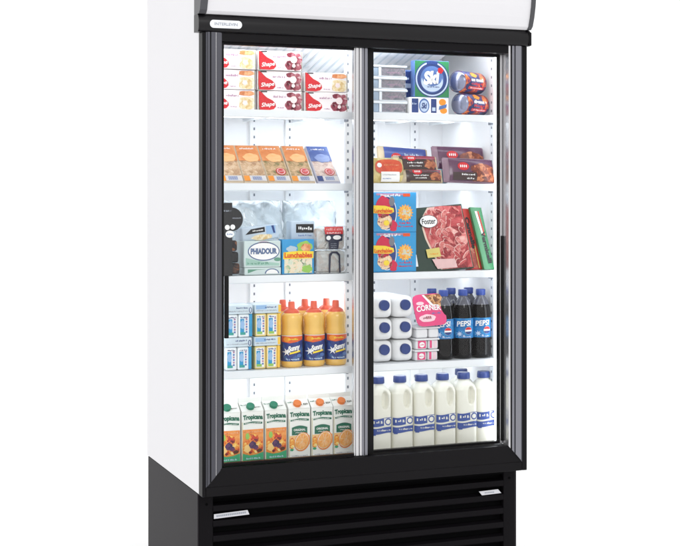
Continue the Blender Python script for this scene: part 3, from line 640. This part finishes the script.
# ---- fourth shelf left: drink multipacks
TEAL = mat('print teal', (42, 150, 200), .35, var=.12, vscale=60); SLV = mat('sleeve pale', (206, 220, 228), .3, var=.06); GOLD = mat('bottle gold', (238, 190, 70), .35, var=.08)
def drinks(kind, loc, label):
    t = thing('drink_multipack', label, 'drink pack', loc, (0, 0, R.uniform(-.03, .03)), 'small drink multipacks in two layers'); w, h = .088, .1015
    bm_ = TEAL if kind == 'teal' else GOLD
    g = G(); g.box(-w/2, w/2, 0, .09, .073, h, SLV, .003, 2); g.box(w/2-.010, w/2-.001, .001, .088, .002, .0725, bm_, .002, 2); g.build('sleeve', t)
    g = G(); g.scrib(-.01, .028, .090, .095, 1, NAVY, R); g.scrib(-.038, .03, .080, .084, 1, BADGEINK, R); g.rect(-.04, -.005, .086, .099, .8, mat('print light blue', (0, 0, 0)) if kind != 'teal' else SLV)
    g.ring(.036, .085, .005, .009, .002, 2, NAVY, 16) if kind == 'teal' else g.rect(.034, .043, .076, .099, 1, GOLD); g.build('sleeve_print', t)
    for sx in (-.0225, .0165):
        g = G(); g.T = Matrix.Translation((sx, .003, 0)); g.box(-.0185, .0185, 0, .08, 0, .072, mat('bottle white', (238, 242, 244), .3, var=.03) if kind == 'teal' else mat('bottle pale', (238, 214, 140), .3, var=.03), .006, 3)
        if kind != 'teal': g.rect(-.015, .012, .006, .067, .5, P_WHITE)
        g.rect(-.013, .0, .010, .058, 1, TEAL); g.ell(-.006, .040, .007, .014, 2, mat('print light blue', (0, 0, 0)), wob=.08); g.rect(-.013, .004, .008, .016, 3, LG if kind != 'teal' else mat('print sea green', (60, 160, 150), .4, var=.1))
        g.scrib(-.012, .012, .060, .065, 2, NAVY, R)
        for k in range(6): g.rect(.005, .0105, .014+k*.008, .0195+k*.008, 2, PINKINK if k % 2 else MIDB)
        g.build('bottle', t)
for r, nm in ((0, 'lower'), (1, 'upper')):
    drinks('teal', (.160+.003*r, .115, .782+r*.1025), f'pale teal drink multipack by the left frame post, {nm} of the two')
    drinks('gold', (.256+.002*r, .117, .782+r*.1025), f'golden yellow drink multipack beside the juice bottles, {nm} of the two')

# ---- orange juice bottles
def bottle_map(r, e=2): return lambda x, z: -r*max(0, 1-min(1, abs(x/r))**e)**(1/e)
JUICE = mat('orange juice', (238, 190, 96), .25, spec=.5, var=.05, vscale=30, coat=.5); JCAP = mat('cap vermilion', (222, 92, 62), .3, var=.05); JLAB = food('juice label', [(38, 50, 110), (52, 70, 140), (70, 110, 160)], 40)
JOR = mat('label orange red', (226, 96, 40), .35, var=.12, vscale=60)
t = thing('juice_bottle', '', 'juice bottle')
g = G(); r = .0352
g.lathe([(.030, 0), (.0345, .004), (r, .012), (r, .104), (.0345, .110), (.0325, .120), (.0320, .130), (.0335, .142), (.0345, .152), (.0335, .162), (.029, .170), (.023, .175)], JUICE, 36); g.build('bottle_body', t)
g = G(); g.lathe([(.0270, .1665), (.0265, .172), (.0235, .179), (.0175, .184), (.0115, .186), (.0105, .205), (.009, .208)], JCAP, 28); g.build('cap', t)
g = G(); g.lathe([(r+.0006, .020), (r+.0006, .102)], JLAB, 40, caps=False); g.map = bottle_map(r+.0012)
g.shape([(-.033, .082), (-.01, .078), (.015, .082), (.033, .088), (.033, .1015), (-.033, .1015)], 1, JOR); g.rect(-.033, .033, .1, .1018, 2, P_WHITE); g.ell(-.018, .090, .010, .008, 2, ORANGE); g.scrib(-.014, .018, .088, .094, 3, YEL, R)
g.star(-.018, .050, .005, .014, 6, 2, P_WHITE); g.text('Sunny', -.014, .026, .050, .072, 3, P_WHITE, shear=.3, bold=.05, rot=.22); g.shape([(-.01, .042), (.026, .050), (.024, .056), (-.008, .048)], 2, YEL); g.scrib(-.02, .022, .024, .030, 2, SKY, R); g.ell(.022, .038, .008, .006, 1.5, MIDB, wob=.05); g.build('label', t)
xs = (.348, .4245, .5)
nm = ('beside the yellow drink packs', 'in the middle of its row', 'beside the centre stile')
spread(t, [(x, .150, .7815, f'orange juice bottle with vermilion cap in the front row {n}', -.25+.06*i) for i, (x, n) in enumerate(zip(xs, nm))]+[(x-.001, .232, .7815, f'juice bottle in the back row, only its cap showing, {n}', .3) for x, n in zip(xs, nm)], 'orange juice bottles')

# ---- milk bottles lying with caps to the front
MILK = mat('milk plastic', (240, 240, 240), .35, spec=.4, var=.02, bump=.05, bscale=60); BCAP = mat('cap blue', (36, 58, 122), .3, var=.06)
t = thing('milk_bottle', '', 'milk bottle')
g = G(); g.lathe([(.016, .004), (.0245, .006), (.031, .013), (.0345, .024), (.0355, .04), (.0355, .2), (.033, .21)], MILK, 40, 0, .0358, e=5, axis='y'); g.build('bottle_body', t)
g = G(); g.lathe([(.0165, -.008), (.0175, -.006), (.0175, .007)], BCAP, 28, 0, .043, axis='y'); g.build('cap', t)
sp = []
for r in range(3):
    for c in range(2):
        sp.append((.6585+c*.0735+R.uniform(-.001, .001), .115+R.uniform(0, .003), .782+r*.0725, f"white bottle lying with its blue cap outward, {['bottom', 'middle', 'top'][r]} of the {['left', 'right'][c]} column of three", 0))
spread(t, sp, 'milk bottles lying on the fourth right shelf')
# ---- pink yogurt corner packs
PINK = mat('print hot pink', (226, 66, 124), .3, var=.05, coat=.3); POT = mat('pot white', (232, 232, 234), .35, var=.03)
GRAIN = food('cereal print', [(80, 44, 30), (150, 92, 54), (206, 150, 96), (232, 196, 150)], 90)
for r in range(3):
    t = thing('yogurt_pot_pack', ['white yogurt pot pack with pink square label, lowest of the pot stack', 'white yogurt pot pack with pink square label, second in the pot stack', 'plain white yogurt pot pack directly under the tilted pink lid'][r], 'yogurt pack', (.812+.002*r, .118, .782+r*.0375), group='yogurt pot packs stacked under the pink lid')
    g = G()
    for sx, sw in ((-.0195, .021), (.024, .018)): g.box(sx-sw, sx+sw, .004, .09, .0, .030, POT, .007, 3)
    g.box(-.043, .045, 0, .095, .0305, .0365, POT, .002, 2); g.build('pots', t)
    if r < 2:
        g = G(); g.T = Matrix.Translation((0, .0035, 0)); g.rect(-.033, -.004, .004, .029, 1, PINK); g.ell(-.0185, .016, .010, .009, 2, P_WHITE); g.scrib(-.027, -.010, .014, .018, 3, PINK, R); g.rect(.010, .018, .004, .029, 1, PINK); g.rect(.024, .036, .005, .028, 1, mat('label pale pink', (236, 206, 214), .4)); g.build('label', t)
t = thing('yogurt_tray', 'hot pink yogurt lid with cereal picture tilted on top of the pot stack', 'yogurt pack', (.8285, .105, .898), (math.radians(-22), math.radians(-3), 0))
g = G(); pts = []
for k in range(40):
    a = 2*math.pi*k/40; c, s_ = math.cos(a), math.sin(a); q = (abs(c)**6+abs(s_)**6)**(-1/6); pts.append((.055*q*c, .056+.055*q*s_))
g.prism(pts, 0, .003, PINK); g.build('lid', t)
g = G(); g.box(-.044, -.002, .0035, .026, .008, .100, POT, .008, 3); g.box(.004, .044, .0035, .026, .008, .100, POT, .008, 3); g.build('pots', t)
g = G(); g.shape([(-.012, .108), (.045, .108), (.053, .100), (.054, .062), (.030, .066), (.010, .080)], 1, GRAIN); g.shape([(-.018, .108), (-.010, .108), (.020, .068), (.008, .070)], 2, P_WHITE); g.text('CORNER', -.047, .041, .050, .070, 3, P_WHITE, bold=.03, arch=.004)
g.ell(-.014, .028, .030, .013, 1, mat('print blush', (248, 206, 214), .4), wob=.04); g.scrib(-.030, .004, .025, .034, 2, CHERRY, R); g.scrib(.005, .04, .040, .046, 2, MIDB, R); g.ell(-.03, .080, .014, .006, 1, mat('print blush', (0, 0, 0))); g.build('print', t)

# ---- cola bottles
COLA = mat('cola', (7, 3, 4), .1, spec=.28, var=.2); CCAP = mat('cap royal blue', (40, 68, 148), .3, var=.06); CLAB = food('cola label', [(16, 84, 150), (26, 120, 184), (70, 170, 212)], 22, voro=False)
PETC = mat('clear bottle shoulder', (84, 84, 94), .12, spec=.5, var=.25, vscale=60, coat=.4)
t = thing('cola_bottle', '', 'cola bottle')
g = G(); r = .0345
g.lathe([(.024, 0), (.031, .003), (r, .012), (r, .045), (.0328, .055), (r, .062), (r, .135), (.0335, .152), (.0315, .168), (.0285, .180), (.023, .194, PETC), (.017, .203, PETC), (.0135, .208, PETC), (.0135, .214, PETC)], COLA, 36); g.build('bottle_body', t)
g = G(); g.lathe([(.0155, .2105), (.0162, .213), (.0162, .229), (.0145, .231)], CCAP, 28); g.build('cap', t)
g = G(); g.lathe([(r+.0006, .070), (r+.0006, .136)], CLAB, 40, caps=False); g.map = bottle_map(r+.0012)
g.text('PEPSI', -.027, .021, .110, .128, 3, P_WHITE, bold=.025, shear=.15, rot=.08); 
g.ell(.012, .095, .0125, .0125, 2, P_WHITE); g.ell(.012, .0965, .0115, .0105, 3, RED, a0=.1, a1=3.0, n=16); g.ell(.012, .0935, .0115, .0105, 3, NAVY, a0=3.3, a1=6.2, n=16)
g.star(-.018, .084, .004, .011, 7, 2, SKY); g.star(-.004, .077, .002, .006, 6, 2, SKY); g.scrib(.0, .02, .073, .077, 2, SKY, R); g.build('label', t)
xs = (.888, .961, 1.028)
nm = ('beside the pink lid', 'in the middle of its row', 'beside the right rail')
spread(t, [(x, .150, .7815, f'cola bottle with blue label in the front row {n}', -.34+.08*i) for i, (x, n) in enumerate(zip(xs, nm))]+[(x-.006, .228, .7815, f'cola bottle in the back row, mostly hidden, {n}', .2) for x, n in zip(xs, nm)], 'cola bottles with blue labels')

# ---- fruit juice cartons on the fridge floor
CW = mat('carton white', (240, 240, 234), .4, var=.02); TG = mat('print deep green', (28, 104, 78), .35, var=.06); TGL = mat('print mint green', (66, 166, 118), .35, var=.1, vscale=60)
ORP = food('orange blend print', [(230, 120, 40), (240, 150, 70), (246, 186, 110)], 14, voro=False)
FRU = food('fruit print', [(120, 30, 40), (206, 66, 36), (236, 130, 40), (248, 190, 80), (250, 226, 150)], 75)
PUR = food('berry print', [(50, 30, 70), (84, 50, 100), (120, 60, 90)], 90); ORSL = food('orange slice print', [(238, 150, 60), (244, 172, 92), (250, 200, 140)], 60, voro=False)
CAPG = mat('cap green', (30, 122, 92), .3, var=.05); CAPO = mat('cap orange', (226, 122, 50), .3, var=.05)
def carton(kind):
    t = thing('juice_carton', '', 'juice carton'); w, d, hf, ht = .0725, .072, .178, .217
    g = G(); g.box(-w/2, w/2, 0, d, 0, hf, CW, .0012, 1)
    v = [(-w/2, 0, hf), (w/2, 0, hf), (w/2, d, hf), (-w/2, d, hf), (-w/2, d/2-.002, ht-.014), (w/2, d/2-.002, ht-.014), (-w/2, d/2+.002, ht-.014), (w/2, d/2+.002, ht-.014)]
    v = [(x, y, z+.0003) for x, y, z in v]; g.add(v, [(0, 1, 5, 4), (2, 3, 6, 7), (0, 4, 6, 3), (1, 2, 7, 5)], CW); g.box(-w/2, w/2, d/2-.002, d/2+.002, ht-.014, ht, CW); g.build('carton_body', t)
    L = w/2
    # gable print and cap on the front slope
    sl = math.atan2(ht-.014-hf, d/2-.002); SLT = Matrix.Translation((0, 0, hf)) @ Matrix.Rotation(sl-math.pi/2, 4, 'X')
    g = G(); g.T = SLT; g.rect(-.010, L-.006, .020, .036, 2, mat('gable grey print', (120, 120, 112), .5, var=.15)) if False else g.scrib(.004, L-.004, .014, .022, 2, mat('gable grey print', (120, 120, 112), .5, var=.15), R); g.scrib(-L+.003, -.014, .026, .031, 2, TG, R); g.build('gable_print', t)
    g = G(); g.T = SLT; g.lathe([(.0125, -.010), (.013, -.009), (.013, -.0005)], CAPG if kind == 'blend' else CAPO, 26, -.004, .018, axis='y'); g.build('cap', t)
    g = G(); g.text('Tropicana', -L+.004, L-.003, .147, .167, 2, TG, bold=.055, arch=.002); g.shape([(-L+.006, .138), (-.01, .141), (L-.005, .138), (L-.005, .144), (0, .147), (-L+.006, .143)], 2, TG); g.scrib(-L+.01, L-.01, .1405, .1435, 3, CW, R)
    if kind == 'blend':
        g.rect(-L+.0015, L-.0015, .034, .122, 1, ORP); g.scrib(-L+.006, L-.006, .112, .117, 2, PEACH, R)
        for (x, z, a, b, m) in ((-.010, .060, .022, .020, FRU), (.012, .062, .020, .022, FRU), (.0, .086, .018, .014, FRU), (.005, .082, .012, .010, mat('print tomato', (206, 60, 40), .4, var=.1)), (-.001, .066, .011, .011, PUR), (.010, .058, .008, .007, PUR), (-.018, .055, .010, .012, mat('print melon', (250, 206, 130), .4, var=.08)), (.022, .048, .008, .005, mat('print brown', (90, 50, 30), .4)), (-.018, .094, .006, .010, LG)):
            g.ell(x, z+.007, a*1.08, b*1.05, 2+abs(x)*30+(1 if m in (PUR,) else 0), m, wob=.05)
        g.shape([(-L+.0015, .002), (L-.0015, .002), (L-.0015, .050), (.012, .043), (-.01, .041), (-L+.0015, .048)], 4, TGL); g.scrib(-.022, .024, .029, .034, 5, SKY, R); g.scrib(-.02, .02, .012, .016, 5, SKY, R)
        g.rect(-L+.0002, -L+.0022, .002, .146, 5, mat('carton edge straw', (206, 196, 150), .5, var=.1))
    else:
        arch = [(-.026, .094)]+[(-.026+.052*k/10, .118+.006*math.sin(math.pi*k/10)) for k in range(11)]+[(.026, .094)]
        g.shape([(-L+.0015, .062), (L-.0015, .062), (L-.0015, .092), (-L+.0015, .092)], 1, mat('print soft orange', (246, 196, 130), .4, var=.1, vscale=40)); g.shape(arch, 2, TG); g.text('ORIGINAL', -.020, .020, .107, .114, 3, CW, bold=.03); g.scrib(-.014, .014, .100, .1035, 3, CW, R)
        g.ell(-.026, .068, .010, .018, 2, FRU, wob=.04); g.ell(.008, .072, .0255, .031, 3, mat('print orange rim', (232, 130, 50), .4, var=.05), 30, rot=-.45); g.ell(.007, .073, .0225, .028, 4, CREAM, 30, rot=-.45); g.ell(.007, .073, .0205, .026, 5, ORSL, 30, rot=-.45)
        for k in range(5):
            a = k*math.pi/5; c, s_ = math.cos(a), math.sin(a); g.shape([(.007-.018*c-.0005*s_, .073-.022*s_), (.007+.018*c, .073+.022*s_), (.007+.018*c+.001*s_, .0735+.022*s_-.001), (.007-.018*c, .0722-.022*s_)], 6, CREAM)
        g.ell(-.026, .048, .006, .004, 3, TGL, wob=.1); g.scrib(-.026, .026, .026, .030, 1, BADGEINK, R); g.scrib(-.02, .022, .018, .021, 1, BADGEINK, R); g.rect(-L+.0002, -L+.0022, .002, .146, 5, mat('carton edge straw', (206, 196, 150), .5))
    g.build('printed_front', t); return t
FZ = .4725
xs = (.1295, .207, .2845, .3635, .440, .5155)
spread(carton('blend'), [(xs[i], .114+R.uniform(0, .004), FZ, l, R.uniform(-.045, .03)) for i, l in enumerate(('juice carton with green cap and mixed fruit picture, cut by the left frame post', 'juice carton with green cap and mixed fruit picture, middle of the green capped three', 'green capped mixed fruit juice carton next to the first orange capped carton'))], 'green capped fruit juice cartons')
spread(carton('orange'), [(xs[3+i], .114+R.uniform(0, .003), FZ, l, R.uniform(-.02, .02)) for i, l in enumerate(('juice carton with orange cap and halved orange, right beside the green capped ones', 'juice carton with orange cap and halved orange, middle of the orange capped three', 'juice carton with orange cap and halved orange next to the centre stile'))], 'orange capped juice cartons')

# ---- upright milk bottles on the fridge floor
MILK2 = mat('milk in clear bottle', (234, 232, 219), .3, spec=.45, var=.02, coat=.3); MINK = mat('print milk blue', (52, 78, 152), .35, var=.15, vscale=80)
t = thing('milk_bottle', '', 'milk bottle'); r = .0384; e = 4
def disp(x, y, z, a):
    # handle recess pressed into the front right shoulder of the bottle
    if y < 0:
        q = (abs((x-.011)/.0115)**2.4+abs((z-.186)/.028)**2.4)
        if q < 1.25: y += .019*min(1, (1.25-q)*1.6)*(.55+.45*min(1, max(0, (x-.002)/.016)))
    return x, y, z
prof = [(.034, 0), (.0365, .003), (r, .008)]+[(r, .008+k*.006) for k in range(1, 24)]+[(r, .150+k*.0025) for k in range(1, 23)]
prof += [(.0370, .209, None, 3.8), (.0360, .213, None, 3.6), (.0340, .218, None, 3.3), (.031, .223, None, 3), (.027, .228, None, 2.6), (.0225, .232, None, 2.2), (.0185, .235, None, 2), (.0172, .239, None, 2), (.0172, .243, None, 2)]
g = G(); g.lathe(prof, MILK2, 96, e=e, disp=disp); g.build('bottle_body', t)
g = G(); g.lathe([(.0215, .239), (.0222, .242), (.0214, .258), (.0195, .2605)], BCAP, 30); g.build('cap', t)
g = G(); g.map = bottle_map(r+.0008, e)
def wave(z, x): return z+.0022*math.sin(x*70)
for (za, zb_, m, l) in ((.104, .129, MINK, 1), (.079, .098, MINK, 1)):
    xs_ = [-.036+.072*k/16 for k in range(17)]
    g.shape([(x, wave(za, x)) for x in xs_]+[(x, wave(zb_, x)) for x in xs_[::-1]], l, m)
g.rect(.006, .036, .104, .129, 2, MILK2); g.text('C', .006, .034, .105, .1275, 3, MINK, bold=.06) if False else g.ring(.021, .117, .0125, .0115, .004, 3, MINK, 24)
g.shape([(.024, .126), (.036, .131), (.036, .127), (.028, .122)], 3, MINK); g.text('Milk', -.028, .002, .110, .125, 2.5, MILK2, shear=.4, bold=.02) if False else g.scrib(-.030, .002, .112, .121, 2, MILK2, R)
g.scrib(-.018, .030, .087, .093, 2, MILK2, R); g.rect(-.034, -.022, .074, .088, 1.5, MINK); g.build('label', t)
xs = (.651, .7295, .808, .8865, .965, 1.0415)
od = ('cut by the black door edge at left', 'second from the black door edge', 'third from the black door edge', 'third from the right rail', 'second from the right rail', 'beside the right rail')
spread(t, [(x, .153+R.uniform(0, .003), FZ, f'upright milk bottle with blue printed band, {n}', R.uniform(-.1, .0)) for x, n in zip(xs, od)]+[(1.0, .24, FZ, 'milk bottle in the second row, blue cap just showing behind the front ones', .0)], 'upright milk bottles on the fridge floor')
